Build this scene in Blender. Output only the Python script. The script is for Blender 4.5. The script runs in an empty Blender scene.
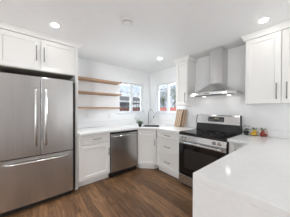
import bpy, bmesh, math, random
from mathutils import Vector, Matrix
random.seed(7)
R = math.radians
SC = bpy.context.scene
COL = SC.collection

# ------------------------------------------------------------------ camera
cam_data = bpy.data.cameras.new('camera')
cam = bpy.data.objects.new('camera', cam_data); COL.objects.link(cam)
cam_data.sensor_fit = 'HORIZONTAL'; cam_data.sensor_width = 36.0
cam_data.lens = 137.02 / 290 * 36.0
cam_data.shift_y = 0.007
cam_data.clip_start = 0.02
def set_camera(loc, yaw, pitch, roll):
    y, p, r = R(yaw), R(pitch), R(roll)
    fw = Vector((-math.sin(y), math.cos(y), 0)); rt = Vector((math.cos(y), math.sin(y), 0)); up = Vector((0, 0, 1))
    f2 = fw*math.cos(p) + up*math.sin(p); u2 = up*math.cos(p) - fw*math.sin(p)
    r3 = rt*math.cos(r) + u2*math.sin(r); u3 = u2*math.cos(r) - rt*math.sin(r)
    m = Matrix((r3, u3, -f2)).transposed().to_4x4()
    m.translation = Vector(loc)
    cam.matrix_world = m
set_camera((2.996, -2.634, 1.302), 50.77, -0.522, 0.174)
SC.camera = cam

# ------------------------------------------------------------------ world, exposure, daylight
SC.view_settings.view_transform = 'Standard'
SC.view_settings.look = 'None'
SC.view_settings.gamma = 1.0
SC.view_settings.use_curve_mapping = False
SC.view_settings.exposure = 0.08
world = bpy.data.worlds.new('overcast_sky'); SC.world = world
world.use_nodes = True
wn = world.node_tree.nodes; wl = world.node_tree.links
bgn = wn['Background']
wtc = wn.new('ShaderNodeTexCoord'); wno = wn.new('ShaderNodeTexNoise'); wno.inputs['Scale'].default_value = 5.0
wno.inputs['Detail'].default_value = 4.0
wra = wn.new('ShaderNodeValToRGB')
wra.color_ramp.elements[0].position = 0.38; wra.color_ramp.elements[0].color = (0.66, 0.78, 0.92, 1)
wra.color_ramp.elements[1].position = 0.62; wra.color_ramp.elements[1].color = (0.90, 0.94, 0.98, 1)
wl.new(wtc.outputs['Generated'], wno.inputs['Vector']); wl.new(wno.outputs['Fac'], wra.inputs['Fac'])
wl.new(wra.outputs['Color'], bgn.inputs['Color']); bgn.inputs['Strength'].default_value = 1.05
sun_l = bpy.data.lights.new('added_fence_sun', 'SUN'); sun_l.energy = 2.2; sun_l.angle = R(3); sun_l.color = (1, 0.97, 0.92)  # sun added to brighten the fences despite the overcast sky
sun = bpy.data.objects.new('added_fence_sun', sun_l); COL.objects.link(sun)
sun.rotation_euler = Vector((-0.45, 0.6, -0.75)).to_track_quat('-Z', 'Y').to_euler()

def area_light(name, loc, size, energy, direction, color=(1, 1, 1), size_y=None, shape='RECTANGLE', spread=180):
    l = bpy.data.lights.new(name, 'AREA'); l.energy = energy; l.color = color
    l.shape = shape; l.size = size
    if size_y: l.size_y = size_y
    l.spread = R(spread)
    o = bpy.data.objects.new(name, l); COL.objects.link(o)
    o.location = loc; o.rotation_euler = Vector(direction).to_track_quat('-Z', 'Y').to_euler()
    return o
DAY = (0.97, 0.985, 1.0)
# added fill lamp at an unseen window behind the camera
area_light('side_fill_lamp', (5.17, -6.0, 1.52), 0.9, 75, (-1, 0.0, 0.0), DAY, 1.1)
# added soft fill lamps out of view, aimed up to brighten the ceiling
area_light('ceiling_fill', (4.2, -1.10, 0.95), 1.6, 15.5, (-0.12, 0.0, 1), (0.97, 0.985, 1.0), 2.0)
area_light('ceiling_fill_rear', (2.4, -4.6, 0.95), 1.6, 32, (-0.12, 0.0, 1), (0.97, 0.985, 1.0), 2.0)
area_light('rear_fill_lamp', (2.4, -8.25, 1.30), 3.2, 32, (0, 1, 0.9), DAY, 1.6)  # added fill lamp at the unseen rear window
area_light('hood_streak_lamp', (-0.2, -4.67, 1.52), 0.28, 6, (1, 0, 0.0), DAY, 1.2)  # added unseen strip lamp for the bright streak on the hood chimney
# skylight entering through the two corner windows
area_light('daylight_corner_left', (-1.50, -0.35, 1.75), 1.6, 150, (1, 0.0, -0.05), (0.93, 0.97, 1.0), 1.2)
area_light('daylight_corner_right', (0.30, 1.50, 1.75), 1.6, 380, (0.1, -1, -0.05), (0.93, 0.97, 1.0), 1.2)

# ------------------------------------------------------------------ materials
def mat(name, color, rough=0.5, metal=0.0, spec=0.5, noise=None, emis=None, coat=0.0, bump=None):
    m = bpy.data.materials.new(name); m.use_nodes = True
    nt = m.node_tree; b = nt.nodes['Principled BSDF']
    b.inputs['Base Color'].default_value = (*color, 1)
    b.inputs['Roughness'].default_value = rough
    b.inputs['Metallic'].default_value = metal
    b.inputs['Specular IOR Level'].default_value = spec
    b.inputs['Coat Weight'].default_value = coat
    if noise:                              # (scale xyz, amount): gentle procedural variation
        sc, amt = noise
        tc = nt.nodes.new('ShaderNodeTexCoord'); mp = nt.nodes.new('ShaderNodeMapping')
        mp.inputs['Scale'].default_value = sc
        no = nt.nodes.new('ShaderNodeTexNoise'); no.inputs['Scale'].default_value = 1.0; no.inputs['Detail'].default_value = 5
        ra = nt.nodes.new('ShaderNodeValToRGB')
        ra.color_ramp.elements[0].position = 0.3; ra.color_ramp.elements[1].position = 0.7
        ra.color_ramp.elements[0].color = tuple(c*(1-amt) for c in color) + (1,)
        ra.color_ramp.elements[1].color = tuple(min(1, c*(1+amt)) for c in color) + (1,)
        nt.links.new(tc.outputs['Object'], mp.inputs['Vector']); nt.links.new(mp.outputs['Vector'], no.inputs['Vector'])
        nt.links.new(no.outputs['Fac'], ra.inputs['Fac']); nt.links.new(ra.outputs['Color'], b.inputs['Base Color'])
        if bump:
            bu = nt.nodes.new('ShaderNodeBump'); bu.inputs['Strength'].default_value = bump; bu.inputs['Distance'].default_value = 0.002
            nt.links.new(no.outputs['Fac'], bu.inputs['Height']); nt.links.new(bu.outputs['Normal'], b.inputs['Normal'])
    if emis:
        b.inputs['Emission Color'].default_value = (*emis[0], 1); b.inputs['Emission Strength'].default_value = emis[1]
    return m

M = {}
M['wall'] = mat('white_wall_paint', (0.87, 0.87, 0.87), 0.75, noise=((9, 9, 9), 0.01))
M['ceiling'] = mat('ceiling_paint', (0.86, 0.86, 0.855), 0.85, noise=((9, 9, 9), 0.01))
M['cab'] = mat('white_cabinet_paint', (0.86, 0.855, 0.835), 0.35, noise=((4, 4, 4), 0.01))
M['quartz'] = mat('white_quartz', (0.86, 0.86, 0.855), 0.12, noise=((30, 30, 30), 0.02))
M['steel'] = mat('brushed_stainless_steel', (0.55, 0.545, 0.54), 0.27, 1.0, noise=((40, 40, 1.5), 0.05))
M['steel_h'] = mat('brushed_stainless_trim', (0.66, 0.66, 0.65), 0.22, 1.0, noise=((3, 140, 3), 0.04))
def brush(m, amount=0.75, rot=0.0):
    nt = m.node_tree; b = nt.nodes['Principled BSDF']
    tg = nt.nodes.new('ShaderNodeTangent'); tg.direction_type = 'RADIAL'; tg.axis = 'Z'
    nt.links.new(tg.outputs['Tangent'], b.inputs['Tangent'])
    b.inputs['Anisotropic'].default_value = amount; b.inputs['Anisotropic Rotation'].default_value = rot
M['steel_hood'] = mat('brushed_stainless_hood', (0.64, 0.635, 0.63), 0.26, 1.0, noise=((140, 140, 3), 0.03))
brush(M['steel_hood'], 1.0, 0.25); brush(M['steel'], 0.6, 0.25)
M['steel_side'] = mat('appliance_paint_and_gap_shade', (0.022, 0.022, 0.022), 0.5, noise=((20, 20, 20), 0.05))  # appliance paint, blackened so the refrigerator body also reads as gap shade
M['nickel'] = mat('brushed_nickel', (0.27, 0.27, 0.265), 0.3, 1.0, noise=((60, 60, 60), 0.04))
M['black'] = mat('black_plastic', (0.012, 0.012, 0.012), 0.45, noise=((30, 30, 30), 0.1))
M['blackglass'] = mat('black_ceramic_glass', (0.008, 0.008, 0.009), 0.08, noise=((30, 30, 30), 0.1))
M['ring'] = mat('grey_burner_marking', (0.10, 0.10, 0.10), 0.3, noise=((30, 30, 30), 0.1))
M['vinyl'] = mat('white_window_vinyl', (0.83, 0.85, 0.87), 0.4, noise=((9, 9, 9), 0.01))
M['sash_dark'] = mat('grey_window_rail', (0.33, 0.36, 0.40), 0.5, noise=((9, 9, 9), 0.05))
M['plate'] = mat('white_plate_plastic', (0.80, 0.80, 0.80), 0.35, noise=((20, 20, 20), 0.01))
M['slot'] = mat('grey_plastic', (0.45, 0.45, 0.45), 0.5, noise=((20, 20, 20), 0.05))
M['lamp'] = mat('lit_led_diffuser', (1, 1, 1), 0.5, emis=((1.0, 0.98, 0.95), 48.0), noise=((20, 20, 20), 0.01))
M['hoodlamp'] = mat('lit_hood_lamp', (1, 1, 1), 0.5, emis=((1.0, 0.99, 0.97), 14.0), noise=((20, 20, 20), 0.01))
M['display'] = mat('dark_display_glass', (0.02, 0.018, 0.016), 0.4, noise=((30, 30, 30), 0.1))
M['digit'] = mat('lit_display_digits', (0.5, 0.45, 0.35), 0.5, emis=((1.0, 0.85, 0.6), 0.5), noise=((30, 30, 30), 0.05))
M['shelfwood'] = mat('oak_shelf_wood', (0.43, 0.265, 0.155), 0.5, noise=((26, 2.0, 40), 0.30), bump=0.2)
M['rawwood'] = mat('unpainted_cabinet_plywood', (0.40, 0.36, 0.30), 0.7, noise=((4, 30, 4), 0.1))
M['leaf'] = mat('dark_green_leaf', (0.045, 0.10, 0.035), 0.5, noise=((60, 60, 60), 0.4))
M['stem'] = mat('green_stem', (0.10, 0.13, 0.05), 0.6, noise=((60, 60, 60), 0.3))
M['soil'] = mat('potting_soil', (0.05, 0.035, 0.025), 0.9, noise=((90, 90, 90), 0.4))
M['darkpot'] = mat('dark_glazed_pot', (0.012, 0.014, 0.012), 0.3, noise=((40, 40, 40), 0.2))
M['whitepot'] = mat('white_glazed_pot', (0.75, 0.75, 0.73), 0.3, noise=((40, 40, 40), 0.03))
M['lemon'] = mat('lemon_skin', (0.80, 0.50, 0.03), 0.4, noise=((60, 60, 60), 0.12), bump=0.2)
M['tomato'] = mat('red_fruit_skin', (0.30, 0.025, 0.012), 0.25, noise=((30, 30, 30), 0.2))
M['sinksteel'] = mat('satin_sink_steel', (0.25, 0.25, 0.25), 0.35, 1.0, noise=((80, 80, 80), 0.05))
M['sinkdark'] = mat('dark_grey_sink_composite', (0.055, 0.055, 0.055), 0.45, noise=((80, 80, 80), 0.1))
M['extground'] = mat('winter_lawn', (0.28, 0.27, 0.20), 0.9, noise=((1.2, 1.2, 1.2), 0.3))
M['redwood'] = mat('red_stained_fence_boards', (0.70, 0.24, 0.19), 0.8, noise=((7, 7, 0.6), 0.15))
M['brownwood'] = mat('brown_weathered_fence_boards', (0.20, 0.09, 0.075), 0.8, noise=((7, 7, 0.6), 0.35))
M['siding'] = mat('grey_house_siding', (0.25, 0.25, 0.27), 0.8, noise=((0.5, 0.5, 9), 0.15))
M['tansiding'] = mat('tan_house_siding', (0.60, 0.52, 0.42), 0.8, noise=((0.5, 0.5, 9), 0.12))
M['roof'] = mat('grey_shingle_roof', (0.16, 0.15, 0.15), 0.9, noise=((6, 6, 6), 0.3))
M['snow'] = mat('white_trim_paint', (0.85, 0.86, 0.88), 0.7, noise=((2, 2, 2), 0.02))
M['housewin'] = mat('dark_house_window', (0.05, 0.06, 0.07), 0.15, noise=((3, 3, 3), 0.2))
M['bark'] = mat('grey_tree_bark', (0.30, 0.28, 0.27), 0.9, noise=((9, 9, 2), 0.3))
M['evergreen'] = mat('evergreen_needles', (0.17, 0.25, 0.16), 0.8, noise=((5, 5, 5), 0.5))
M['olive'] = mat('olive_leaves', (0.26, 0.29, 0.17), 0.8, noise=((5, 5, 5), 0.4))

def striped_wood(name, dark, light, scale, phase):
    m = mat(name, light, 0.5); nt = m.node_tree; b = nt.nodes['Principled BSDF']
    tc = nt.nodes.new('ShaderNodeTexCoord'); wv = nt.nodes.new('ShaderNodeTexWave'); wv.wave_type = 'BANDS'; wv.bands_direction = 'X'
    wv.inputs['Scale'].default_value = scale; wv.inputs['Distortion'].default_value = 1.6; wv.inputs['Detail'].default_value = 3; wv.inputs['Detail Scale'].default_value = 1.5
    wv.inputs['Phase Offset'].default_value = phase
    ra = nt.nodes.new('ShaderNodeValToRGB'); ra.color_ramp.elements[0].color = (*dark, 1); ra.color_ramp.elements[1].color = (*light, 1)
    ra.color_ramp.elements[0].position = 0.2; ra.color_ramp.elements[1].position = 0.8
    nt.links.new(tc.outputs['Object'], wv.inputs['Vector']); nt.links.new(wv.outputs['Fac'], ra.inputs['Fac']); nt.links.new(ra.outputs['Color'], b.inputs['Base Color'])
    return m
M['board'] = striped_wood('striped_board_wood', (0.24, 0.16, 0.10), (0.50, 0.37, 0.26), 5.5, 0.8)
M['board2'] = striped_wood('pale_striped_board_wood', (0.28, 0.18, 0.11), (0.60, 0.45, 0.32), 7.0, 2.0)

def clear_glass(name, tint=(1, 1, 1), gloss=0.06):
    m = bpy.data.materials.new(name); m.use_nodes = True
    nt = m.node_tree; nt.nodes.clear()
    out = nt.nodes.new('ShaderNodeOutputMaterial'); mx = nt.nodes.new('ShaderNodeMixShader')
    tr = nt.nodes.new('ShaderNodeBsdfTransparent'); gl = nt.nodes.new('ShaderNodeBsdfGlossy')
    no = nt.nodes.new('ShaderNodeTexNoise'); no.inputs['Scale'].default_value = 4.0
    ma = nt.nodes.new('ShaderNodeMath'); ma.operation = 'MULTIPLY'; ma.inputs[1].default_value = gloss*2
    tr.inputs['Color'].default_value = (*tint, 1); gl.inputs['Roughness'].default_value = 0.02
    nt.links.new(no.outputs['Fac'], ma.inputs[0]); nt.links.new(ma.outputs[0], mx.inputs[0])
    nt.links.new(tr.outputs[0], mx.inputs[1]); nt.links.new(gl.outputs[0], mx.inputs[2]); nt.links.new(mx.outputs[0], out.inputs[0])
    return m
M['pane'] = clear_glass('window_glass', (0.96, 0.98, 1.0), 0.012)
M['jarglass'] = clear_glass('jar_glass', (0.99, 0.99, 0.985), 0.02)
M['jarpink'] = clear_glass('rosy_jar_glass', (0.985, 0.945, 0.93), 0.02)

def wood_floor():
    m = bpy.data.materials.new('brown_oak_planks'); m.use_nodes = True
    nt = m.node_tree; N = nt.nodes; L = nt.links; b = N['Principled BSDF']
    tc = N.new('ShaderNodeTexCoord')
    br = N.new('ShaderNodeTexBrick')
    br.offset = 0.37; br.inputs['Scale'].default_value = 1.0
    br.inputs['Brick Width'].default_value = 1.15; br.inputs['Row Height'].default_value = 0.083
    br.inputs['Mortar Size'].default_value = 0.0012; br.inputs['Mortar Smooth'].default_value = 0.2; br.inputs['Bias'].default_value = 0.0
    br.inputs['Color1'].default_value = (0.135, 0.070, 0.033, 1); br.inputs['Color2'].default_value = (0.265, 0.145, 0.072, 1)
    br.inputs['Mortar'].default_value = (0.03, 0.014, 0.008, 1)
    L.new(tc.outputs['Object'], br.inputs['Vector'])
    mp = N.new('ShaderNodeMapping'); mp.inputs['Scale'].default_value = (4.0, 55, 1); L.new(tc.outputs['Object'], mp.inputs['Vector'])
    no = N.new('ShaderNodeTexNoise'); no.inputs['Scale'].default_value = 1.0; no.inputs['Detail'].default_value = 6; no.inputs['Distortion'].default_value = 1.2
    L.new(mp.outputs['Vector'], no.inputs['Vector'])
    ra = N.new('ShaderNodeValToRGB'); ra.color_ramp.elements[0].position = 0.30; ra.color_ramp.elements[1].position = 0.72
    ra.color_ramp.elements[0].color = (0.42, 0.38, 0.34, 1); ra.color_ramp.elements[1].color = (1.55, 1.55, 1.55, 1)
    L.new(no.outputs['Fac'], ra.inputs['Fac'])
    mx = N.new('ShaderNodeMix'); mx.data_type = 'RGBA'; mx.blend_type = 'MULTIPLY'; mx.inputs['Factor'].default_value = 1.0
    L.new(br.outputs['Color'], mx.inputs[6]); L.new(ra.outputs['Color'], mx.inputs[7]); L.new(mx.outputs[2], b.inputs['Base Color'])
    bu = N.new('ShaderNodeBump'); bu.inputs['Strength'].default_value = 0.15; bu.inputs['Distance'].default_value = 0.002
    L.new(no.outputs['Fac'], bu.inputs['Height']); L.new(bu.outputs['Normal'], b.inputs['Normal'])
    b.inputs['Roughness'].default_value = 0.42
    return m
M['floor'] = wood_floor()

# ------------------------------------------------------------------ mesh helpers
def new(): return bmesh.new()
def box(bm, x0, x1, y0, y1, z0, z1):
    x0, x1 = min(x0, x1), max(x0, x1); y0, y1 = min(y0, y1), max(y0, y1); z0, z1 = min(z0, z1), max(z0, z1)
    v = [bm.verts.new(p) for p in ((x0,y0,z0),(x1,y0,z0),(x1,y1,z0),(x0,y1,z0),(x0,y0,z1),(x1,y0,z1),(x1,y1,z1),(x0,y1,z1))]
    for f in ((3,2,1,0),(4,5,6,7),(0,1,5,4),(1,2,6,5),(2,3,7,6),(3,0,4,7)): bm.faces.new([v[i] for i in f])
    return bm
def bx(*a): return box(new(), *a)
def prism(bm, pts, z0, z1, axis='z'):
    """extrude a polygon; axis z: pts are (x,y); axis x: pts are (y,z) between x=z0..z1"""
    def P(a, b, c): return (a, b, c) if axis == 'z' else (c, a, b)
    lo = [bm.verts.new(P(a, b, z0)) for a, b in pts]; hi = [bm.verts.new(P(a, b, z1)) for a, b in pts]
    n = len(pts)
    bm.faces.new(lo[::-1]); bm.faces.new(hi)
    for i in range(n): bm.faces.new((lo[i], lo[(i+1) % n], hi[(i+1) % n], hi[i]))
    return bm
def tube(bm, pts, r, seg=10, caps=True):
    pts = [Vector(p) for p in pts]; rs = r if isinstance(r, (list, tuple)) else [r]*len(pts)
    rings = []; ref = None
    for i, p in enumerate(pts):
        t = (pts[min(i+1, len(pts)-1)] - pts[max(i-1, 0)]).normalized()
        if ref is None or abs(ref.dot(t)) > 0.98:
            ref = Vector((0, 0, 1)) if abs(t.z) < 0.9 else Vector((1, 0, 0))
        u = (ref - t*ref.dot(t)).normalized(); w = t.cross(u); ref = u
        rings.append([bm.verts.new(p + (u*math.cos(2*math.pi*k/seg) + w*math.sin(2*math.pi*k/seg))*rs[i]) for k in range(seg)])
    for a, b in zip(rings, rings[1:]):
        for k in range(seg): bm.faces.new((a[k], a[(k+1) % seg], b[(k+1) % seg], b[k]))
    if caps:
        bm.faces.new(rings[0][::-1]); bm.faces.new(rings[-1])
    return bm
def lathe(bm, prof, c=(0, 0, 0), seg=24):
    rings = []
    for r, z in prof:
        if r < 1e-6: rings.append([bm.verts.new((c[0], c[1], c[2]+z))])
        else: rings.append([bm.verts.new((c[0]+r*math.cos(2*math.pi*k/seg), c[1]+r*math.sin(2*math.pi*k/seg), c[2]+z)) for k in range(seg)])
    for a, b in zip(rings, rings[1:]):
        for k in range(seg):
            q = [a[k % len(a)], a[(k+1) % len(a)], b[(k+1) % len(b)], b[k % len(b)]]
            u = []
            for v in q:
                if v not in u: u.append(v)
            if len(u) > 2: bm.faces.new(u)
    return bm
def ball(bm, c, r, sx=1, sy=1, sz=1, seg=12):
    m = Matrix.Translation(c) @ Matrix.Diagonal((r*sx, r*sy, r*sz, 1))
    bmesh.ops.create_uvsphere(bm, u_segments=seg, v_segments=max(6, seg*2//3), radius=1, matrix=m)
    return bm
def leaf(bm, base, direction, length, width, droop=0.25):
    d = Vector(direction).normalized(); side = d.cross(Vector((0, 0, 1)))
    if side.length < 1e-3: side = Vector((1, 0, 0))
    side.normalize(); nrm = side.cross(d)
    base = Vector(base); rows = []
    for t, w in ((0, .05), (.3, .8), (.6, 1), (.85, .55), (1, .04)):
        c = base + d*length*t - Vector((0, 0, 1))*droop*length*t*t
        rows.append((bm.verts.new(c - side*width*w*.5), bm.verts.new(c - nrm*width*.12*w), bm.verts.new(c + side*width*w*.5)))
    for a, b in zip(rows, rows[1:]):
        bm.faces.new((a[0], a[1], b[1], b[0])); bm.faces.new((a[1], a[2], b[2], b[1]))
def obj(name, bm, m, parent=None, bevel=0, smooth=False, loc=None, label=None):
    bmesh.ops.recalc_face_normals(bm, faces=bm.faces)
    me = bpy.data.meshes.new(name); bm.to_mesh(me); bm.free()
    me.materials.append(m)
    if smooth:
        for p in me.polygons: p.use_smooth = True
    o = bpy.data.objects.new(name, me); COL.objects.link(o)
    if parent: o.parent = parent
    if loc: o.location = loc
    if bevel:
        md = o.modifiers.new('bevel', 'BEVEL'); md.width = bevel; md.segments = 2; md.limit_method = 'ANGLE'; md.angle_limit = R(40)
    if label: o['label'] = label
    return o
def thing(name, label, cat, loc=(0, 0, 0), rotz=0, group=None):
    o = bpy.data.objects.new(name, None); COL.objects.link(o)
    o.empty_display_size = 0.1
    o.location = loc; o.rotation_euler = (0, 0, R(rotz)); o['label'] = label; o['category'] = cat
    if group: o['group'] = group
    return o
def tag(o, label, cat, group=None, kind=None):
    o['label'] = label; o['category'] = cat
    if group: o['group'] = group
    if kind: o['kind'] = kind
    return o
def struct(name, bm, m, label, cat, **k):
    o = obj(name, bm, m, **k); return tag(o, label, cat, kind='structure')
def dup(root, loc, label=None, group=None):
    r = root.copy(); COL.objects.link(r); r.location = loc
    if label: r['label'] = label
    if group: r['group'] = group
    for ch in list(root.children):
        c = ch.copy(); COL.objects.link(c); c.parent = r
        for g in list(ch.children):
            d = g.copy(); COL.objects.link(d); d.parent = c
    return r

# ------------------------------------------------------------------ room shell
ZC = 2.343; XW = 5.2; YW = -8.0; T = 0.14
struct('floor', bx(-0.0, XW, YW, 0.0, -0.06, 0.0), M['floor'], 'brown oak plank floor of the kitchen', 'floor')
struct('ceiling', bx(-T, XW+T, YW-T, T, ZC, ZC+0.1), M['ceiling'], 'flat white ceiling over the kitchen', 'ceiling')
def wall_with_hole(name, axis, at, outward, u0, u1, holes, label):
    """wall slab on plane axis=at running u0..u1 with rectangular holes (ua,ub,za,zb)"""
    bm = new()
    a, b = (at, at + outward*T)
    def put(ua, ub, za, zb):
        if ub-ua < 1e-4 or zb-za < 1e-4: return
        if axis == 'x': box(bm, a, b, ua, ub, za, zb)
        else: box(bm, ua, ub, a, b, za, zb)
    cur = u0
    for ua, ub, za, zb in sorted(holes):
        put(cur, ua, 0 if name else 0, ZC); put(ua, ub, 0, za); put(ua, ub, zb, ZC); cur = ub
    put(cur, u1, 0, ZC)
    return struct(name, bm, M['wall'], label, 'wall')
W5 = (-4.82, -4.52, 0.9, 2.15); W1 = (-0.99, -0.225, 1.205, 1.985); W2 = (0.23, 0.94, 1.215, 1.99)
wall_with_hole('wall_left', 'x', 0.0, -1, YW-T, T, [W1, W5], 'white wall behind the refrigerator and wood shelves')
wall_with_hole('wall_right', 'y', 0.0, 1, 0.0, XW+T, [W2], 'white wall behind the range and hood')
W3 = (-6.6, -5.4, 0.9, 2.1); W4 = (0.7, 4.1, 0.5, 2.2)  # added openings out of view that let fill light in
wall_with_hole('wall_side', 'x', XW, 1, YW-T, 0.0, [W3], 'white wall with an added window behind the camera')
wall_with_hole('wall_rear', 'y', YW, -1, 0.0, XW, [W4], 'white rear wall with a wide added window behind the camera')

def window(name, label, axis, at, outw, hole, rail=None, inset=0.075, sill=True):
    """vinyl slider window: outer frame, centre mullion, two panes, optional meeting rail in the first sash"""
    ua, ub, za, zb = hole
    t = thing(name, label, 'window', ((at, (ua+ub)/2, za) if axis == 'x' else ((ua+ub)/2, at, za)))
    t['kind'] = 'structure'
    org = Vector(t.location)
    def B(bm, u0, u1, d0, d1, z0, z1):
        if axis == 'x': box(bm, outw*d0 - 0, outw*d1, u0-org.y, u1-org.y, z0-org.z, z1-org.z)
        else: box(bm, u0-org.x, u1-org.x, outw*d0, outw*d1, z0-org.z, z1-org.z)
        return bm
    fw = 0.032; d0, d1 = inset, inset+0.055; um = (ua+ub)/2 + (0.02 if ub-ua < 1 else 0)
    e = 0.001
    bm = new(); B(bm, ua+e, ub-e, d0, d1, za+e, za+fw); B(bm, ua+e, ub-e, d0, d1, zb-fw, zb-e)
    B(bm, ua+e, ua+fw, d0, d1, za+fw, zb-fw); B(bm, ub-fw, ub-e, d0, d1, za+fw, zb-fw)
    obj('window_frame', bm, M['vinyl'], t, bevel=0.003)
    obj('mullion', B(new(), um-0.026, um+0.026, d0-0.006, d1, za+fw, zb-fw), M['vinyl'], t, bevel=0.003)
    for s, (p, q) in enumerate(((ua+fw, um-0.026), (um+0.026, ub-fw))):
        sw = 0.016; sb = new()
        B(sb, p, q, d0+.012, d1-.012, za+fw, za+fw+sw); B(sb, p, q, d0+.012, d1-.012, zb-fw-sw, zb-fw)
        B(sb, p, p+sw, d0+.012, d1-.012, za+fw+sw, zb-fw-sw); B(sb, q-sw, q, d0+.012, d1-.012, za+fw+sw, zb-fw-sw)
        so = obj('sash', sb, M['vinyl'], t)
        obj('pane', B(new(), p+sw, q-sw, d0+0.024, d0+0.030, za+fw+sw, zb-fw-sw), M['pane'], so)
        if rail and s == 0:
            obj('meeting_rail', B(new(), p+sw, q-sw, d0+0.014, d0+0.042, rail-0.009, rail+0.009), M['sash_dark'], so)
    if sill:
        bm = new()
        obj('sill_board', B(bm, ua-0.03, ub+0.03, -0.022, -0.001, za-0.024, za-0.002), M['vinyl'], t, bevel=0.003)
        obj('window_sill', B(new(), ua+e, ub-e, 0.0, inset-0.001, za+e, za+0.014), M['vinyl'], t, bevel=0.003)
    return t
window('window_1', 'white two-pane window left of the corner, past the wood shelves', 'x', 0.0, -1, W1, rail=1.745)
window('window_2', 'white two-pane window right of the corner, next to the narrow wall cabinet', 'y', 0.0, 1, W2, rail=1.85)
window('added_side_window', 'added side window behind the camera, for fill light', 'x', XW, 1, W3)  # unseen window added to even out the room light
window('added_left_window', 'narrow added window in the left wall, unseen, for the hood streak', 'x', 0.0, -1, W5)  # unseen window added to reflect as a streak in the hood chimney
window('added_rear_window', 'wide added rear window behind the camera, for fill light', 'y', YW, -1, W4)  # unseen window added for light from the rear

# ------------------------------------------------------------------ cabinet kit (local frame: x along the run, front at y=0 facing -y)
def shaker(w, h, th=0.019, rail=0.057, rec=0.013):
    """framed door or drawer front, lower-left corner at origin, face at y=-th"""
    bm = new(); rail = min(rail, h*0.30)
    o = [(0, 0), (w, 0), (w, h), (0, h)]
    i1 = [(rail, rail), (w-rail, rail), (w-rail, h-rail), (rail, h-rail)]
    k = 0.004
    i2 = [(rail+k, rail+k), (w-rail-k, rail+k), (w-rail-k, h-rail-k), (rail+k, h-rail-k)]
    vb = [bm.verts.new((x, 0, z)) for x, z in o]; vf = [bm.verts.new((x, -th, z)) for x, z in o]
    va = [bm.verts.new((x, -th, z)) for x, z in i1]; vc = [bm.verts.new((x, -th+rec, z)) for x, z in i2]
    for n in range(4):
        m = (n+1) % 4
        bm.faces.new((vb[n], vb[m], vf[m], vf[n])); bm.faces.new((vf[n], vf[m], va[m], va[n])); bm.faces.new((va[n], va[m], vc[m], vc[n]))
    bm.faces.new(vc); bm.faces.new(vb[::-1])
    return bm
def bar_pull(L, vertical):
    """slim bar handle centred on the origin, standing off the face in -y"""
    bm = new(); s = 0.030; r = 0.0058
    e = Vector((0, 0, 1)) if vertical else Vector((1, 0, 0)); o = Vector((0, -s, 0))
    tube(bm, [o - e*L/2, o + e*L/2], r)
    for k in (-1, 1): tube(bm, [e*k*(L/2-0.02), e*k*(L/2-0.02)+o], r*0.85)
    return bm
def front(name, parent, x0, x1, z0, z1, handle=None, L=0.15, y=-0.001):
    f = obj(name, shaker(x1-x0, z1-z0), M['cab'], parent, bevel=0.0015, loc=(x0, y, z0))
    if handle:
        kind, hx, hz = handle
        obj('handle', bar_pull(L, kind == 'v'), M['nickel'], f, smooth=True, loc=(hx-x0, -0.019, hz-z0), label='brushed nickel bar handle')
    return f

BL, BR = 0.616, 0.61            # base cabinet face positions
HB = 0.874                      # top of the base boxes
def base_body(t, w, depth, z0=0.105):
    obj('body', bx(0, w, 0, depth, z0, HB), M['cab'], t, bevel=0.001)
    obj('toe_kick', bx(0.0, w, 0.06, depth, 0.0, z0-0.001), M['cab'], t)

# base cabinet between the refrigerator and the dishwasher
Y0, YD0, YD1 = -2.066, -1.522, -0.905
t = thing('base_cabinet', 'white shaker base cabinet with one drawer over one door, between refrigerator and dishwasher', 'cabinet', (BL-0.02, Y0, 0), 90)
w = YD0 - 0.004 - Y0
base_body(t, w, BL-0.025)
front('drawer', t, 0.038, w-0.004, 0.706, 0.862, ('h', 0.292, 0.786), 0.15)
front('door', t, 0.038, w-0.004, 0.122, 0.694, ('v', w-0.034, 0.530), 0.13)

# diagonal sink base (front at 45 degrees)
DS = 1.508
p0 = Vector((BL-0.014, BL-0.014-DS+0.0, 0)); p1 = Vector((DS-BR+0.0, -BR, 0))
wd = (Vector((DS-BR, -BR, 0)) - Vector((BL, BL-DS, 0))).length
t = thing('sink_base_cabinet', 'white diagonal corner sink cabinet with false drawer front and one door', 'cabinet', (BL-0.014, BL-DS+0.014, 0), 45)
def loc2(x, y):     # world xy -> local of the 45 degree frame
    d = Vector((x-(BL-0.014), y-(BL-DS+0.014))); c = math.cos(R(45)); return (d.x*c + d.y*c, -d.x*c + d.y*c)
poly = [(BL-0.02, BL-DS), (DS-BR, -BR+0.02), (DS-BR, -0.005), (0.005, -0.005), (0.005, BL-DS)]
lp = [loc2(*q) for q in poly]
lp = [(0.0, 0.0), (wd, 0.0)] + lp[2:]
LW = 0.012
bm = new()
# hollow carcass so that the sink bowl hangs free inside
outer = lp
prism(bm, outer, 0.105, 0.62)
box(bm, 0, wd, 0, 0.018, 0.62, HB)
obj('body', bm, M['cab'], t)
kick = [(0.045, 0.06), (wd-0.045, 0.06), lp[2], lp[3], lp[4]]
obj('toe_kick', prism(new(), kick, 0.0, 0.104), M['cab'], t)
front('false_drawer_front', t, 0.006, wd-0.006, 0.706, 0.862)
front('door', t, 0.006, wd-0.006, 0.122, 0.694, ('v', wd-0.036, 0.600), 0.13)

# three drawer cabinet between sink and range
XD0, XR = DS-BR+0.004, 1.519
t = thing('drawer_cabinet', 'white three-drawer shaker base cabinet between corner sink and range', 'cabinet', (XD0, -BR+0.02, 0), 0)
w = XR - 0.006 - XD0
base_body(t, w, BR-0.025)
for z0, z1 in ((0.722, 0.862), (0.432, 0.710), (0.122, 0.420)):
    front('drawer', t, 0.006, w-0.006, z0, z1, ('h', w/2+0.01, (z0+z1)/2), 0.15)

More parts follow.
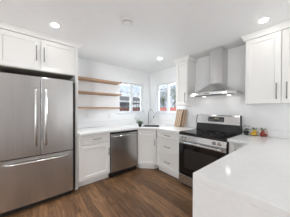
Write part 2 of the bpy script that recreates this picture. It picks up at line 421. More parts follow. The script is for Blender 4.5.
# narrow cabinet right of the range
XR1 = XR + 0.762
t = thing('narrow_base_cabinet', 'narrow white base cabinet between range and peninsula', 'cabinet', (XR1+0.005, -BR+0.02, 0), 0)
w = 2.570 - XR1 - 0.008
base_body(t, w, BR-0.025)
front('drawer', t, 0.006, w-0.006, 0.706, 0.862, ('h', w/2, 0.786), 0.11)
front('door', t, 0.006, w-0.006, 0.122, 0.694, ('v', 0.034, 0.56), 0.13)

# peninsula cabinet, doors on the kitchen side
t = thing('peninsula_cabinet', 'white base cabinet under the peninsula worktop', 'cabinet', (2.594, -0.64, 0), -90)
base_body(t, 1.19, 0.58)
for k in range(2):
    front('drawer', t, 0.01+k*0.592, 0.594+k*0.592, 0.706, 0.862, ('h', 0.30+k*0.592, 0.786), 0.15)
    front('door', t, 0.01+k*0.592, 0.594+k*0.592, 0.122, 0.694, ('v', (0.55 if k == 0 else 0.65), 0.56), 0.13)

# ------------------------------------------------------------------ worktops
ZT = 0.914; CL, CR = BL+0.04, BR+0.04
dq = DS + 0.04*1.4142*0.98
t = thing('corner_worktop', 'white quartz worktop running from the refrigerator round the corner sink to the range', 'worktop', (0, 0, HB))
# top with the sink opening: built as convex strips around the cut-out, in world coordinates
s2 = math.sqrt(0.5)
SX, SY = 0.638, -0.518                       # sink centre
def dg(a, b): return (SX + a*s2 + b*s2, SY + a*s2 - b*s2)   # a along the front edge, b towards the room
sa, sb_ = 0.178, 0.172
hole = [dg(-sa, -sb_), dg(sa, -sb_), dg(sa, sb_), dg(-sa, sb_)]     # back-left, back-right, front-right, front-left
A = (CL, Y0-0.002+0.002); Bc = (CL, CL-dq); Cc = (dq-CR, -CR); D = (XR-0.004, -CR); E_ = (XR-0.004, -0.003); F = (0.003, -0.003); G = (0.003, Y0)
h = HB + 0.002
polys = [
    [A, Bc, hole[3], hole[0], G],
    [Bc, Cc, hole[2], hole[3]],
    [Cc, D, E_, hole[1], hole[2]],
    [hole[0], hole[1], E_, F, G],
]
bm = new()
def shared_top(bm, polys, z0, z1):
    top, bot, edges = {}, {}, {}
    def V(d, p, z):
        k = (round(p[0], 5), round(p[1], 5))
        if k not in d: d[k] = bm.verts.new((k[0], k[1], z))
        return d[k]
    for pl in polys:
        bm.faces.new([V(top, p, z1) for p in pl]); bm.faces.new([V(bot, p, z0) for p in pl][::-1])
        for a, b in zip(pl, pl[1:]+pl[:1]):
            ka, kb = (round(a[0], 5), round(a[1], 5)), (round(b[0], 5), round(b[1], 5))
            if (kb, ka) in edges: edges.pop((kb, ka))
            else: edges[(ka, kb)] = 1
    for ka, kb in edges: bm.faces.new((bot[ka], bot[kb], top[kb], top[ka]))
shared_top(bm, polys, 0.002, ZT-HB)
obj('slab', bm, M['quartz'], t, bevel=0.003)
bm = new(); box(bm, 0.003, 0.021, Y0, -0.022, ZT-HB+0.0005, 1.030-HB); box(bm, 0.003, XR-0.004, -0.021, -0.003, ZT-HB+0.0005, 1.030-HB)
obj('backsplash', bm, M['quartz'], t, bevel=0.002)

PX, PY, PX1 = 2.534, -1.878, 3.34
t = thing('peninsula_worktop', 'white quartz worktop with waterfall end, right of the range and over the peninsula', 'worktop', (PX, PY, 0))
def lw(pts): return [(x-PX, y-PY) for x, y in pts]
poly = lw([(XR1+0.004, -CR), (PX, -CR), (PX, PY), (PX1, PY), (PX1, -0.003), (XR1+0.004, -0.003)])
bm = new(); prism(bm, poly, HB+0.002, ZT); obj('slab', bm, M['quartz'], t, bevel=0.003)
obj('waterfall_panel', bx(0.0, PX1-PX, 0.0, 0.040, 0.0, HB+0.0015), M['quartz'], t, bevel=0.002)
obj('backsplash', bx(XR1+0.004-PX, PX1-PX, -PY-0.021, -PY-0.003, ZT+0.0005, 1.016), M['quartz'], t, bevel=0.002)

# ------------------------------------------------------------------ refrigerator surround and over-fridge cabinet
YP0, YP1 = -2.112, -2.072        # right end panel
XU = 0.590
o = obj('refrigerator_end_panel', bx(0.003, XU+0.004, YP0, YP1, 0.0, 2.285), M['cab'], bevel=0.002)
tag(o, 'tall white end panel between refrigerator and base cabinet', 'panel')
o = obj('refrigerator_end_panel', bx(0.003, XU+0.004, -3.03, -2.99, 0.0, 2.285), M['cab'], bevel=0.002)
tag(o, 'tall white end panel on the left side of the refrigerator', 'panel')
Zlo, Zhi = 1.840, 2.285
t = thing('wall_cabinet', 'white two-door cabinet above the stainless refrigerator', 'cabinet', (XU-0.02, -2.989, Zlo), 90)
w = 2.989+YP0-0.001
obj('body', bx(0, w, 0, XU-0.025, 0, Zhi-Zlo), M['cab'], t)
obj('underside_panel', bx(0.01, w-0.01, 0.01, XU-0.03, -0.006, -0.0005), M['rawwood'], t)
mid = -2.5535+2.989
front('door', t, 0.004, mid-0.003, 0.004, Zhi-Zlo-0.008, ('v', mid-0.043, 0.222), 0.20)
front('door', t, mid+0.003, w-0.003, 0.004, Zhi-Zlo-0.008, ('v', mid+0.043, 0.222), 0.20)
def crown_profile(o0, o1, h):      # (outward, z)
    return [(0.0, 0.0), (o0, 0.0), (o0+0.002, h*0.25), (o0+(o1-o0)*0.45, h*0.62), (o1-0.004, h*0.84), (o1, h*0.86), (o1, h), (0.0, h)]
def crown(parent, w, depth, z, left, right, h=None, o0=0.024, o1=0.052, d0=0.0):
    """moulding along the front (and returns at the sides) of a cabinet top in its local frame"""
    h = h or (ZC-0.002 - (parent.location.z + z)); bm = new()
    prof = crown_profile(o0, o1, h)
    # path corners: back-left, front-left, front-right, back-right, each offset by the profile
    rows = []
    for ow, zz in prof:
        r = []
        if left: r.append((-ow, depth))
        r.append((-ow if left else 0.0, -ow))
        r.append((w+ow if right else w, -ow))
        if right: r.append((w+ow, depth))
        rows.append([bm.verts.new((x, y, z+zz)) for x, y in r])
    for a, b in zip(rows, rows[1:]+rows[:1]):
        for k in range(len(a)-1): bm.faces.new((a[k], a[k+1], b[k+1], b[k]))
    bm.faces.new([r[0] for r in rows]); bm.faces.new([r[-1] for r in rows][::-1])
    return obj('crown_moulding', bm, M['cab'], parent)
crown(t, w+0.042, 0.55, Zhi-Zlo+0.001, False, True, o0=0.026, o1=0.062)

# ------------------------------------------------------------------ wall cabinets of the range wall
def wall_cab(x0, x1, zb, zt, doors, label, left, right, name='wall_cabinet', ud=0.283):
    t = thing(name, label, 'cabinet', (x0, -ud, zb), 0)
    w = x1-x0
    obj('body', bx(0, w, 0, ud-0.004, 0, zt-zb), M['cab'], t)
    for d0, d1, hx in doors:
        front('door', t, d0-x0, d1-x0, 0.003, zt-zb-0.006, ('v', hx-x0, 0.150), 0.20)
    crown(t, w, ud-0.006, zt-zb+0.001, left, right, o0=0.022, o1=0.050)
    return t
wall_cab(1.160, 1.440, 1.380, 2.268, [(1.163, 1.437, 1.405)], 'narrow white wall cabinet between right window and range hood', True, True)
wall_cab(2.386, 3.14, 1.382, 2.268, [(2.389, 2.749, 2.711), (2.755, 3.137, 2.800)], 'wide white two-door wall cabinet right of the range hood', True, True)

# ------------------------------------------------------------------ refrigerator
FX = 0.70; FY0, FY1 = -2.965, -2.166; FG = -2.5535
t = thing('refrigerator', 'stainless french-door refrigerator with bottom freezer drawer', 'refrigerator', (0.03, FY0, 0), 90)
fw = FY1-FY0; g = FG-FY0
# local: x along wall, front faces -y; local y = 0 is the back at world x=.03, so the front is at y=-(FX-.03)
fd = -(FX-0.03)
obj('body', bx(-0.016, fw+0.046, -0.02, fd+0.072, 0.05, 1.715), M['steel_side'], t, bevel=0.004)  # widened past the doors, its dark colour stands in for the shaded gap
def curved_panel(x0, x1, z0, z1, yb, yf, bulge, n=10, xa=None, xb=None):
    """door slab whose front bows outward across xa..xb"""
    xa = x0 if xa is None else xa; xb = x1 if xb is None else xb
    pts = []
    for k in range(n+1):
        x = x0+(x1-x0)*k/n; u = (x-(xa+xb)/2)/((xb-xa)/2)
        pts.append((x, yf - bulge*(1-u*u)))
    bm = new(); prism(bm, [(x1, yb), (x0, yb)] + pts, z0, z1)
    return bm
def fridge_handle(L):
    bm = new(); r = 0.0135
    tube(bm, [(0, 0, -L/2+0.02), (0, -0.035, -L/2+0.012), (0, -0.048, -L/2+0.05), (0, -0.054, 0), (0, -0.048, L/2-0.05), (0, -0.035, L/2-0.012), (0, 0, L/2-0.02)], r, 12)
    return bm
for x0, x1, hx in ((0.0, g-0.003, g-0.052), (g+0.003, fw, g+0.052)):
    d = obj('door', curved_panel(x0, x1, 0.690, 1.728, fd+0.068, fd, 0.008, 12, 0, fw), M['steel'], t, bevel=0.004)
    obj('handle', fridge_handle(0.755), M['steel_h'], d, smooth=True, loc=(hx, fd-0.006, 1.198), label='polished steel vertical door handle')
d = obj('freezer_drawer', curved_panel(0.0, fw, 0.075, 0.680, fd+0.068, fd, 0.008, 12), M['steel'], t, bevel=0.004)
bm = new(); hp = []
for k in range(13):
    u = -1+2*k/12; hp.append((fw/2+u*(fw/2-0.055), fd-0.006-0.056*(1-abs(u)**6)*(0.75+0.25*(1-u*u)), 0.628+0.0*u))
tube(bm, hp, 0.0125, 12); obj('handle', bm, M['steel_h'], d, smooth=True, label='polished steel bowed freezer handle')
obj('toe_grille', bx(0.01, fw-0.01, -0.1, fd+0.055, 0.0, 0.048), M['black'], t)
for x in (0.05, fw-0.05):
    obj('hinge_cover', bx(x-0.035, x+0.035, fd+0.02, fd+0.12, 1.7155, 1.742), M['steel_side'], t, bevel=0.006)

# ------------------------------------------------------------------ dishwasher
t = thing('dishwasher', 'stainless steel dishwasher under the worktop beside the corner sink', 'dishwasher', (BL, YD0, 0), 90)
w = YD1-YD0-0.004
obj('body', bx(0.006, w-0.004, 0.012, BL-0.03, 0.10, 0.868), M['steel_side'], t)
d = obj('door', bx(0.008, w-0.006, -0.022, 0.010, 0.112, 0.832), M['steel'], t, bevel=0.004)
hp = []
for k in range(11):
    u = -1+2*k/10; hp.append((w/2+u*(w/2-0.04), -0.022-0.045*(1-abs(u)**8), 0.792))
obj('handle', tube(new(), hp, 0.011, 10), M['steel_h'], d, smooth=True, label='bowed steel towel-bar handle')
obj('control_strip', bx(0.008, w-0.006, -0.020, 0.010, 0.834, 0.866), M['black'], t, bevel=0.003)
obj('toe_kick', bx(0.0, w, 0.045, 0.06, 0.0, 0.099), M['black'], t)

# ------------------------------------------------------------------ range
t = thing('range', 'stainless electric range with black glass cooktop and oven door', 'range', (XR, -0.03, 0), 0)
w = 0.762; RF = -0.625           # local front plane of the doors (world y=-.655)
e = 0.004
obj('body', bx(e, w-e, -0.595, -0.01, 0.04, 0.896), M['steel_side'], t)
obj('front_edge', bx(e, w-e, RF-0.010, RF+0.03, 0.872, 0.8965), M['black'], t, bevel=0.002, label='black front edge below the cooktop')
ct = obj('cooktop', bx(e, w-e, RF-0.006, -0.075, 0.897, 0.918), M['blackglass'], t, bevel=0.004)
for cx, cy, r in ((0.20, -0.46, 0.105), (0.56, -0.46, 0.085), (0.20, -0.22, 0.075), (0.56, -0.22, 0.105)):
    bm = new(); lathe(bm, [(r-0.003, 0), (r-0.003, 0.0006), (r, 0.0006), (r, 0)], (cx, cy, 0.9181), 36)
    obj('burner_ring', bm, M['ring'], ct, label='thin grey burner ring on the black glass')
bm = new(); prism(bm, [(RF+0.03, 0.785), (RF-0.022, 0.785), (RF-0.008, 0.871), (RF+0.03, 0.871)], e, w-e, 'x')
cp = obj('control_panel', bm, M['steel'], t, bevel=0.003)
for kx in (0.085, 0.155, w-0.155, w-0.085):
    bm = new()
    tube(bm, [(kx, RF-0.013, 0.832), (kx, RF-0.024, 0.8305)], 0.024, 18); tube(bm, [(kx, RF-0.022, 0.831), (kx, RF-0.050, 0.826)], [0.019, 0.016], 18)
    box(bm, kx-0.003, kx+0.003, RF-0.056, RF-0.048, 0.812, 0.840)
    obj('knob', bm, M['steel_h'], cp, label='round steel control knob')
od = obj('oven_door', bx(e, w-e, RF-0.012, RF+0.03, 0.205, 0.780), M['blackglass'], t, bevel=0.004, label='black glass oven door')
obj('door_top_rail', bx(e, w-e, RF-0.016, RF-0.0121, 0.725, 0.779), M['steel'], od, bevel=0.001)
bm = new(); hz = 0.757
tube(bm, [(0.045, RF-0.058, hz), (w-0.045, RF-0.058, hz)], 0.0125, 14)
for x in (0.075, w-0.075): tube(bm, [(x, RF-0.014, hz), (x, RF-0.056, hz)], 0.010, 10)
obj('handle', bm, M['steel_h'], od, smooth=True, label='round steel oven handle')
obj('window', bx(0.12, w-0.12, RF-0.0132, RF-0.0121, 0.33, 0.64), M['display'], od)
sd = obj('storage_drawer', bx(e, w-e, RF-0.010, RF+0.03, 0.045, 0.198), M['steel'], t, bevel=0.004)
obj('foot_rail', bx(0.03, w-0.03, RF+0.03, RF+0.05, 0.0, 0.044), M['black'], t)
bm = new(); prism(bm, [(-0.002, 0.90), (-0.074, 0.90), (-0.074, 0.925), (-0.064, 1.044), (-0.002, 1.044)], e, w-e, 'x')
bgd = obj('backguard', bm, M['black'], t, bevel=0.003, label='black lower backguard')
bm = new(); prism(bm, [(-0.002, 1.045), (-0.0753, 1.045), (-0.056, 1.186), (-0.044, 1.200), (-0.002, 1.200)], 0.014, w-0.014, 'x')
bp = obj('backguard_panel', bm, M['steel'], t, bevel=0.003, label='stainless upper backguard panel')
for x0, x1 in ((e, 0.0135), (w-0.0135, w-e)):
    bm = new(); prism(bm, [(-0.002, 1.045), (-0.0770, 1.045), (-0.058, 1.188), (-0.044, 1.202), (-0.002, 1.202)], x0, x1, 'x')
    obj('end_cap', bm, M['black'], bp)
sl = (0.072-0.056)/(1.186-1.069)
def on_panel(x0, x1, z0, z1, off=0.0015):
    bm = new(); y0 = -(0.072-(z0-1.069)*sl); y1 = -(0.072-(z1-1.069)*sl)
    prism(bm, [(y0+0.001, z0), (y0-off, z0), (y1-off, z1), (y1+0.001, z1)], x0, x1, 'x'); return bm
ds = obj('display', on_panel(0.240, 0.515, 1.082, 1.168), M['display'], t, label='black clock display')
bm = new()
for k, x in enumerate((0.350, 0.368, 0.392, 0.410)):
    z = 1.130; y = -(0.072-(z-1.069)*sl)-0.0016
    for a, b, c, d_ in ((0, .010, .019, .021), (0, .010, 0, .002), (0, .002, 0, .021), (.008, .010, 0, .021)):
        box(bm, x+a, x+b, y-0.0012, y, z+c, z+d_)
obj('digits', bm, M['digit'], ds)
for r in range(2):
    for x in (0.262, 0.282, 0.302, 0.322, 0.440, 0.460, 0.480):
        z = 1.094 + r*0.026; y = -(0.072-(z-1.069)*sl)-0.0016
        obj('button', bx(x, x+0.012, y-0.0008, y, z, z+0.006), M['slot'], ds)

# ------------------------------------------------------------------ range hood
HXc = 1.912; hw = 0.3825
t = thing('range_hood', 'stainless chimney range hood above the range', 'range hood', (HXc, -0.003, 1.545), 0)
def outline(n=14):
    pts = [(-hw, 0.0)]
    for k in range(n+1):
        a = -1+2*k/n
        pts.append((a*hw, -0.335-0.135*(1-abs(a)**2.2)))
    pts.append((hw, 0.0))
    return pts
def rect_like(x0, x1, yf, n=14):
    pts = [(x0, 0.0)]
    for k in range(n+1):
        a = k/n; pts.append((x0+(x1-x0)*a, yf))
    pts.append((x1, 0.0)); return pts
O = outline(); C0 = rect_like(-0.066, 0.146, -0.250)
bm = new(); rows = []
rows.append([bm.verts.new((x, y, 0.0)) for x, y in O]); rows.append([bm.verts.new((x, y, 0.032)) for x, y in O])
for k in range(1, 9):
    s = k/8
    rows.append([bm.verts.new((a[0]+(b[0]-a[0])*s, a[1]+(b[1]-a[1])*s, 0.032+0.162*(s**1.25))) for a, b in zip(O, C0)])
for a, b in zip(rows, rows[1:]):
    for k in range(len(a)-1): bm.faces.new((a[k], a[k+1], b[k+1], b[k]))
    bm.faces.new((a[-1], a[0], b[0], b[-1]))
bm.faces.new(rows[0][::-1]); bm.faces.new(rows[-1])
cn = obj('canopy', bm, M['steel_h'], t)
obj('chimney', bx(-0.060, 0.140, -0.244, 0.0, 0.1945, ZC-1.545-0.002), M['steel_hood'], t, bevel=0.003)
for fx0 in (-0.30, 0.005): obj('grease_filter', bx(fx0, fx0+0.295, -0.36, -0.20, -0.008, -0.0005), M['sinksteel'], cn, bevel=0.002)
for k in range(4): obj('button', bx(-0.045+k*0.024, -0.030+k*0.024, -0.4735, -0.4690, 0.010, 0.018), M['black'], cn)
for sx in (-0.21, 0.21):
    bm = new(); lathe(bm, [(0, -0.004), (0.030, -0.004), (0.034, -0.0005)], (sx, -0.150, 0), 20)
    obj('hood_lamp', bm, M['hoodlamp'], cn, label='lit round hood lamp')
    area_light('hood_lamp_light', (HXc+sx, -0.153, 1.535), 0.05, 0.05, (0, 0.25, -1), (1, 0.99, 0.97), shape='DISK')

# ------------------------------------------------------------------ floating shelves
for z, lab in ((1.912, 'topmost of three floating wood shelves beside the left window'), (1.642, 'middle one of three floating wood shelves beside the left window'), (1.345, 'lowest of three floating wood shelves beside the left window')):
    o = obj('floating_shelf', bx(0.002, 0.250, YP1+0.003, -1.075, z-0.032, z), M['shelfwood'], bevel=0.003)
    tag(o, lab, 'shelf', 'floating wood shelves')

# ------------------------------------------------------------------ ceiling lights, detector, outlets
def downlight(x, y, lab, power, spread=85, group='recessed ceiling lights'):
    t = thing('recessed_ceiling_light', lab, 'ceiling light', (x, y, ZC), 0, group)
    bm = new(); lathe(bm, [(0.041, -0.0005), (0.056, -0.0005), (0.054, -0.005), (0.041, -0.004), (0.041, -0.0005)], (0, 0, 0), 32)
    obj('trim_ring', bm, M['plate'], t)
    bm = new(); lathe(bm, [(0, -0.018), (0.018, -0.0165), (0.031, -0.011), (0.038, -0.004), (0.040, -0.0008), (0, -0.0008)], (0, 0, 0), 32)
    obj('diffuser', bm, M['lamp'], t)
    area_light('downlight_light', (x, y, ZC-0.022), 0.06, power, (0, 0, -1), (1.0, 0.985, 0.965), shape='DISK', spread=spread)
downlight(0.964, -2.42, 'lit recessed ceiling light in front of the cabinet over the refrigerator', 3.6)
downlight(1.01, -0.62, 'lit recessed ceiling light above the corner sink', 1.8)
downlight(2.624, -0.556, 'lit recessed ceiling light in front of the wide right wall cabinet', 0.05, 85)
downlight(4.2, -1.0, 'added fill light built as a recessed ceiling light, right of the picture', 4.4, 160)  # downlight added out of view to even out the brightness
t = thing('ceiling_detector', 'round white detector on the bare middle of the ceiling', 'detector', (1.591, -1.767, ZC))
bm = new(); lathe(bm, [(0, -0.030), (0.040, -0.030), (0.052, -0.024), (0.055, -0.0005), (0, -0.0005)], (0, 0, 0), 28); obj('cover', bm, M['plate'], t, smooth=False)
bm = new(); lathe(bm, [(0.0555, -0.012), (0.068, -0.010), (0.070, -0.0005), (0.0555, -0.0005)], (0, 0, 0), 28); obj('base_ring', bm, M['plate'], t)
bm = new(); lathe(bm, [(0.0525, -0.0225), (0.0560, -0.0225), (0.0565, -0.0140), (0.0545, -0.0140)], (0, 0, 0), 28); obj('vent_slot', bm, M['slot'], t)

def outlet(y, z, lab):
    t = thing('wall_outlet', lab, 'outlet', (0.0, y, z), 90, 'wall outlets under the shelves')
    obj('cover_plate', bx(-0.036, 0.036, -0.006, -0.0005, -0.058, 0.058), M['plate'], t, bevel=0.002)
    for k in (-1, 1):
        s = obj('socket', bx(-0.017, 0.017, -0.0075, -0.0062, k*0.022-0.014, k*0.022+0.014), M['plate'], t, bevel=0.001)
        bm = new(); box(bm, -0.008, -0.006, -0.0082, -0.0076, k*0.022-0.004, k*0.022+0.006); box(bm, 0.006, 0.008, -0.0082, -0.0076, k*0.022-0.004, k*0.022+0.006)
        obj('slot', bm, M['slot'], s)
outlet(-1.769, 1.166, 'white wall outlet under the shelves, nearer the refrigerator')
outlet(-1.256, 1.152, 'white wall outlet under the shelves, nearer the left window')

# ------------------------------------------------------------------ sink and faucet
t = thing('sink', 'dark grey sink set into the corner worktop in front of the faucet', 'sink', (SX, SY, HB), 45)
# local: x along the front edge, y away from the room
bm = new(); a, b, dp = sa-0.008, sb_-0.008, -0.20; zt = ZT-HB+0.004; ro = 0.018
vt = [bm.verts.new(p) for p in ((-a,-b,zt),(a,-b,zt),(a,b,zt),(-a,b,zt))]
vb = [bm.verts.new(p) for p in ((-a+.02,-b+.02,dp),(a-.02,-b+.02,dp),(a-.02,b-.02,dp),(-a+.02,b-.02,dp))]
vo = [bm.verts.new(p) for p in ((-a-ro,-b-ro,zt),(a+ro,-b-ro,zt),(a+ro,b+ro,zt),(-a-ro,b+ro,zt))]
vl = [bm.verts.new((v.co.x, v.co.y, zt-0.0035)) for v in vo]
vi = [bm.verts.new(p) for p in ((-a-.003,-b-.003,zt-.0035),(a+.003,-b-.003,zt-.0035),(a+.003,b+.003,zt-.0035),(-a-.003,b+.003,zt-.0035))]
vu = [bm.verts.new(p) for p in ((-a+.015,-b+.015,dp-.006),(a-.015,-b+.015,dp-.006),(a-.015,b-.015,dp-.006),(-a+.015,b-.015,dp-.006))]
for k in range(4):
    m = (k+1) % 4
    for p, q in ((vt, vb), (vo, vt), (vl, vo), (vi, vl), (vu, vi)): bm.faces.new((p[k], p[m], q[m], q[k]))
bm.faces.new(vb); bm.faces.new(vu[::-1])
obj('basin', bm, M['sinkdark'], t)
bm = new(); lathe(bm, [(0, 0.001), (0.036, 0.001), (0.044, 0.004), (0.044, 0.0005)], (0, 0.05, dp), 20); obj('drain', bm, M['nickel'], t)

fx, fy = 0.372, -0.377
t = thing('kitchen_faucet', 'steel gooseneck faucet standing behind the corner sink', 'faucet', (fx, fy, ZT))
bm = new(); lathe(bm, [(0, 0.0005), (0.027, 0.0005), (0.027, 0.008), (0.018, 0.014), (0.016, 0.085), (0, 0.085)], (0, 0, 0), 20); obj('faucet_base', bm, M['nickel'], t, smooth=True)
d = Vector((1, -0.02, 0)).normalized(); pts = [Vector((0, 0, 0.08)), Vector((0, 0, 0.20)), Vector((0, 0, 0.29))]; ra_ = 0.095
for k in range(1, 11):
    a = math.pi*k/10; pts.append(Vector((0, 0, 0.29)) + d*ra_*(1-math.cos(a)) + Vector((0, 0, ra_*0.95*math.sin(a))))
pts.append(pts[-1] + Vector((0, 0, -0.03)))
obj('spout', tube(new(), pts, 0.0095, 12), M['nickel'], t, smooth=True)
q = pts[-1]; obj('spray_head', tube(new(), [q, q+Vector((0, 0, -0.03)), q+Vector((0, 0, -0.09))], [0.011, 0.015, 0.014], 14), M['nickel'], t, smooth=True)
obj('lever', tube(new(), [(0.014, 0.006, 0.05), (0.040, 0.030, 0.058), (0.075, 0.055, 0.085)], [0.009, 0.007, 0.006], 10), M['nickel'], t, smooth=True)

# ------------------------------------------------------------------ countertop plant by the sink
px, py = 0.560, -0.785
t = thing('potted_plant', 'small dark green leafy plant on the worktop left of the sink', 'plant', (px, py, ZT))
bm = new(); lathe(bm, [(0, 0.0005), (0.030, 0.0005), (0.042, 0.055), (0.039, 0.055), (0.034, 0.045), (0, 0.045)], (0, 0, 0), 20); obj('pot', bm, M['darkpot'], t)
bm = new(); lathe(bm, [(0, 0.0475), (0.033, 0.0475), (0.033, 0.046), (0, 0.046)], (0, 0, 0), 18); obj('soil', bm, M['soil'], t)
rng = random.Random(3); sm, lf = new(), new()
for k in range(12):
    a = 2*math.pi*k/12+rng.uniform(-.3, .3); h_ = rng.uniform(.02, .075); top = Vector((math.cos(a)*.055, math.sin(a)*.055, .047+h_))
    if k in (1, 6, 4): top = Vector((math.cos(a)*.06-.05, math.sin(a)*.06-.06, .170 + .03*rng.random()))
    tube(sm, [(math.cos(a)*.012, math.sin(a)*.012, .0475), top*0.6 + Vector((0, 0, .02)), top], 0.0018, 5)
    for j in range(5):
        b_ = rng.uniform(0, 6.28); leaf(lf, top*(1-.08*j), (math.cos(b_), math.sin(b_), .35), rng.uniform(.045, .065), .036)
for k in range(70):
    b_ = rng.uniform(0, 6.28); rr = .045*math.sqrt(rng.random()); q = Vector((rr*math.cos(b_), rr*math.sin(b_), .055+.065*rng.random()))
    leaf(lf, q, (math.cos(b_), math.sin(b_), .5), rng.uniform(.035, .055), .034)
obj('stems', sm, M['stem'], t); obj('foliage', lf, M['leaf'], t)

# ------------------------------------------------------------------ cutting boards leaning on the wall
def cutting_board(x0, x1, h_, th, ybot, lean, m, lab, hole=True):
    t = thing('cutting_board', lab, 'cutting board', ((x0+x1)/2, ybot, ZT+0.001), 0, 'cutting boards by the range')
    w_ = x1-x0; r = 0.025; bm = new(); pts = []
    for cx, cz, a0 in ((w_/2-r, r, -90), (w_/2-r, h_-r, 0), (-w_/2+r, h_-r, 90), (-w_/2+r, r, 180)):
        for k in range(5):
            a = R(a0+90*k/4); pts.append((cx+r*math.cos(a), cz+r*math.sin(a)))
    lo = [bm.verts.new((x, 0, z)) for x, z in pts]; hi = [bm.verts.new((x, th, z)) for x, z in pts]
    bm.faces.new(lo); bm.faces.new(hi[::-1])
    for k in range(len(pts)): bm.faces.new((lo[k], lo[(k+1) % len(pts)], hi[(k+1) % len(pts)], hi[k]))
    b_ = obj('board', bm, m, t, bevel=0.002); b_.rotation_euler = (-lean, 0, 0); b_.location = (0, 0, th*math.sin(lean)+0.0005)
    bm = new(); tube(bm, [(0, -0.0012, h_-0.035), (0, 0.0, h_-0.035)], 0.011, 16)
    g_ = obj('hanging_hole', bm, M['slot'], b_)
    return t
cutting_board(0.985, 1.262, 0.395, 0.018, -0.125, math.asin((0.125-0.026)/0.400), M['board'], 'large striped wood cutting board leaning against the wall, at the back')
cutting_board(1.010, 1.170, 0.345, 0.016, -0.160, math.asin((0.160-0.052)/0.400), M['board2'], 'narrow pale wood cutting board leaning in front of the striped one')

# ------------------------------------------------------------------ jars and plant on the right worktop
def jar(x, y, r, h_, gl, lab):
    t = thing('glass_jar', lab, 'jar', (x, y, ZT+0.0005), 0, 'glass fruit jars on the right worktop')
    prof = [(0, 0), (r*0.75, 0), (r, h_*0.25), (r*1.04, h_*0.5), (r*0.92, h_*0.85), (r*0.80, h_), (r*0.76, h_), (r*0.87, h_*0.84), (r*0.98, h_*0.5), (r*0.94, h_*0.27), (r*0.70, 0.005), (0, 0.005)]
    bm = new(); lathe(bm, prof, (0, 0, 0), 28); obj('jar_body', bm, gl, t, smooth=True)
    bm = new()
    for k in range(28):
        pass
    ring = [(r*0.78*math.cos(2*math.pi*k/24), r*0.78*math.sin(2*math.pi*k/24), h_) for k in range(25)]
    tube(bm, ring, 0.002, 6, caps=False); obj('jar_rim', bm, gl, t, smooth=True)
    return t
def fruit(name, x, y, z, r, m, lab, cat, grp, el=1.15, leafy=False):
    t = thing(name, lab, cat, (x, y, z), (0 if leafy else random.uniform(0, 360)), grp)
    bm = new(); ball(bm, (0, 0, 0), r, el, 1, 1, 14)
    if el > 1.1:
        for s in (-1, 1): ball(bm, (s*r*el*0.93, 0, 0), r*0.28, 1, 1, 1, 8)
    obj('flesh', bm, m, t, smooth=True)
    lf = new()
    for k in range(5 if not leafy else 3):
        a = 2*math.pi*k/5
        if leafy: a = (0.6, 0.6+math.pi, 2.2)[k]; leaf(lf, (0, 0, r*0.98), (math.cos(a), math.sin(a), 1.0), r*2.5, r*1.25, 0.05); continue
        leaf(lf, (0, 0, r*0.98), (math.cos(a), math.sin(a), 0.25), r*0.55, r*0.25)
    tube(lf, [(0, 0, r*0.95), (0.002, 0, r*1.25)], r*0.06, 6)
    obj('leafy_stem', lf, M['leaf'], t)
    return t
jx, jy = 2.452, -0.115
jar(jx, jy, 0.052, 0.098, M['jarglass'], 'round clear jar holding yellow fruit, between dark plant and red fruit jar')
for k in range(3):
    a = 2*math.pi*k/3+0.9
    fruit('lemon', jx+0.0225*math.cos(a), jy+0.0225*math.sin(a), ZT+0.030, 0.0212, M['lemon'], 'yellow lemon at the bottom of the clear jar', 'lemon', 'lemons in the clear jar')
fruit('lemon', jx+0.004, jy+0.002, ZT+0.0665, 0.0225, M['lemon'], 'yellow lemon with a green leaf, topmost in the clear jar', 'lemon', 'lemons in the clear jar', leafy=True)
jx, jy = 2.556, -0.118
jar(jx, jy, 0.054, 0.105, M['jarpink'], 'round rosy jar holding dark red fruit, rightmost on the worktop')
for k in range(3):
    a = 2*math.pi*k/3+0.3
    fruit('red_fruit', jx+0.0235*math.cos(a), jy+0.0235*math.sin(a), ZT+0.030, 0.0222, M['tomato'], 'dark red round fruit at the bottom of the rosy jar', 'fruit', 'red fruits in the rosy jar', el=1.0)
fruit('red_fruit', jx-0.004, jy-0.002, ZT+0.069, 0.0230, M['tomato'], 'dark red round fruit topmost in the rosy jar', 'fruit', 'red fruits in the rosy jar', el=1.0, leafy=True)
t = thing('potted_plant', 'small dark plant in a dark pot on the worktop beside the range', 'plant', (2.352, -0.100, ZT))
bm = new(); lathe(bm, [(0, 0.0005), (0.028, 0.0005), (0.036, 0.06), (0.033, 0.06), (0.030, 0.052), (0, 0.052)], (0, 0, 0), 20); obj('pot', bm, M['darkpot'], t)
bm = new(); lathe(bm, [(0, 0.0545), (0.029, 0.0545), (0.029, 0.053), (0, 0.053)], (0, 0, 0), 18); obj('soil', bm, M['soil'], t)
sm, lf = new(), new(); rng = random.Random(5)
for k in range(7):
    a = 2*math.pi*k/7; top = Vector((math.cos(a)*.02, math.sin(a)*.02, .085+.02*rng.random()))
    if k in (0, 3): top = Vector((math.cos(a)*.030, math.sin(a)*.025, .145))
    tube(sm, [(math.cos(a)*.008, math.sin(a)*.008, .0545), top*0.7, top], 0.0016, 5)
    for j in range(4):
        b_ = rng.uniform(0, 6.28); leaf(lf, top*(1-.05*j), (math.cos(b_), math.sin(b_), .3), rng.uniform(.028, .040), .030)
obj('stems', sm, M['stem'], t); obj('foliage', lf, M['leaf'], t)

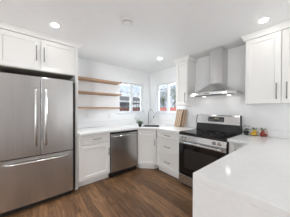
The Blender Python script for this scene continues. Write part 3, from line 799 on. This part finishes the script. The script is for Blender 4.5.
# ------------------------------------------------------------------ the garden outside the windows
GZ = -0.35
struct('ground', bx(-40, 20, T+0.02, 45, GZ-0.1, GZ), M['extground'], 'winter lawn outside the windows', 'ground')
struct('ground', bx(-40, -T-0.02, -25, T+0.02, GZ-0.1, GZ), M['extground'], 'winter lawn on the shelf side of the house', 'ground')
def fence(p, q, top, m, lab, mpost):
    p, q = Vector(p), Vector(q); L = (q-p).length; ang = math.degrees(math.atan2((q-p).y, (q-p).x))
    t = thing('garden_fence', lab, 'fence', (p.x, p.y, GZ), ang)
    bm = new(); n = int(L/0.145)
    for k in range(n): box(bm, k*0.145, k*0.145+0.138, 0, 0.02, 0.05, top-GZ - 0.01*((k*7) % 3))
    for z in (0.3, (top-GZ)*0.85): box(bm, 0, n*0.145, 0.0205, 0.06, z, z+0.09)
    obj('board_panel', bm, m, t)
    k = 0.0
    while k < L:
        obj('post', bx(k, k+0.09, 0.0605, 0.15, 0.0, top-GZ), mpost, t); k += 2.4
    return t
fence((-7.0, -3.0), (-7.0, 5.9), 1.42, M['brownwood'], 'dark brown board fence seen through the left window', M['bark'])
fence((-6.9, 6.0), (1.0, 6.0), 1.47, M['redwood'], 'red stained board fence seen through the right window', M['bark'])
def house(loc, rz, w_, d_, h_, rh, m, lab, door=False):
    t = thing('house', lab, 'house', loc, rz)
    obj('walls', bx(0, w_, 0, d_, 0, h_), m, t)
    bm = new(); prism(bm, [(-0.4, h_+0.001), (d_/2, h_+rh), (d_+0.4, h_+0.001)], -0.4, w_+0.4, 'x'); obj('roof', bm, M['roof'], t)
    obj('eave_board', bx(-0.4, w_+0.4, -0.46, -0.401, h_-0.14, h_+0.06), M['snow'], t)
    if door: obj('awning', bx(w_*0.62, w_*0.62+1.5, -0.7, -0.001, 1.95, 2.30), M['snow'], t)
    for k in range(2):
        x = w_*(0.12+0.62*k)
        f = obj('window_frame', bx(x, x+1.1, -0.05, -0.001, 1.3, 2.4), M['snow'], t); obj('pane', bx(x+.08, x+1.02, -0.06, -0.051, 1.38, 2.32), M['housewin'], f)
    return t
house((-13.5, 3.4, GZ), 90, 7.5, 6.0, 2.75, 1.0, M['siding'], 'low grey neighbouring house behind the brown fence', True)
house((-14.0, 18.5, GZ), 12, 6.0, 6.0, 2.7, 1.3, M['tansiding'], 'tan neighbouring house behind the red fence')

def tree(loc, h_, seed, lab, leaves=None, dens=0, r0=0.075):
    rng = random.Random(seed)
    t = thing('garden_tree', lab, 'tree', loc, 0, 'garden trees outside')
    bm, lf = new(), new(); tips = []
    def grow(p, d, L, r, lev):
        pts = [p]; dd = d.copy()
        for k in range(3):
            dd = (dd + Vector((rng.uniform(-.18, .18), rng.uniform(-.18, .18), rng.uniform(-.05, .12)))).normalized(); pts.append(pts[-1]+dd*L/3)
        tube(bm, pts, [r, r*.88, r*.76, r*.62], 6 if lev < 3 else 4)
        if lev >= 4: tips.append(pts[-1]); return
        for k in range(rng.choice((2, 3, 3))):
            a = rng.uniform(0, 6.28); sp = rng.uniform(.45, .95)
            u = dd.orthogonal().normalized(); v = dd.cross(u)
            nd = (dd + (u*math.cos(a)+v*math.sin(a))*sp).normalized()
            grow(pts[rng.choice((2, 3, 3))], nd, L*rng.uniform(.62, .82), r*.58, lev+1)
        if lev >= 2: tips.append(pts[-1])
    grow(Vector((0, 0, 0)), Vector((0, 0, 1)), h_*0.33, r0, 0)
    obj('trunk_and_branches', bm, M['bark'], t)
    if leaves:
        for p in tips:
            for k in range(dens):
                a = rng.uniform(0, 6.28); q = p + Vector((rng.gauss(0, .30), rng.gauss(0, .30), rng.gauss(0, .28)))
                leaf(lf, q, (math.cos(a), math.sin(a), rng.uniform(-.3, .6)), .16, .09)
        obj('foliage', lf, leaves, t)
    return t
tree((-9.4, 4.4, GZ), 5.0, 11, 'bare tree behind the brown fence, left pane of the left window')
tree((-10.6, 7.4, GZ), 5.0, 12, 'bare tree behind the brown fence, right pane of the left window')
tree((-6.2, 8.3, GZ), 4.6, 13, 'olive green leafy tree standing close behind the red fence', M['olive'], 34)
tree((-9.6, 13.7, GZ), 6.4, 14, 'darker green leafy tree farther behind the red fence, by the tan house', M['evergreen'], 40)
tree((-9.2, 10.1, GZ), 5.0, 15, 'bare tree behind the red fence, left pane of the right window')
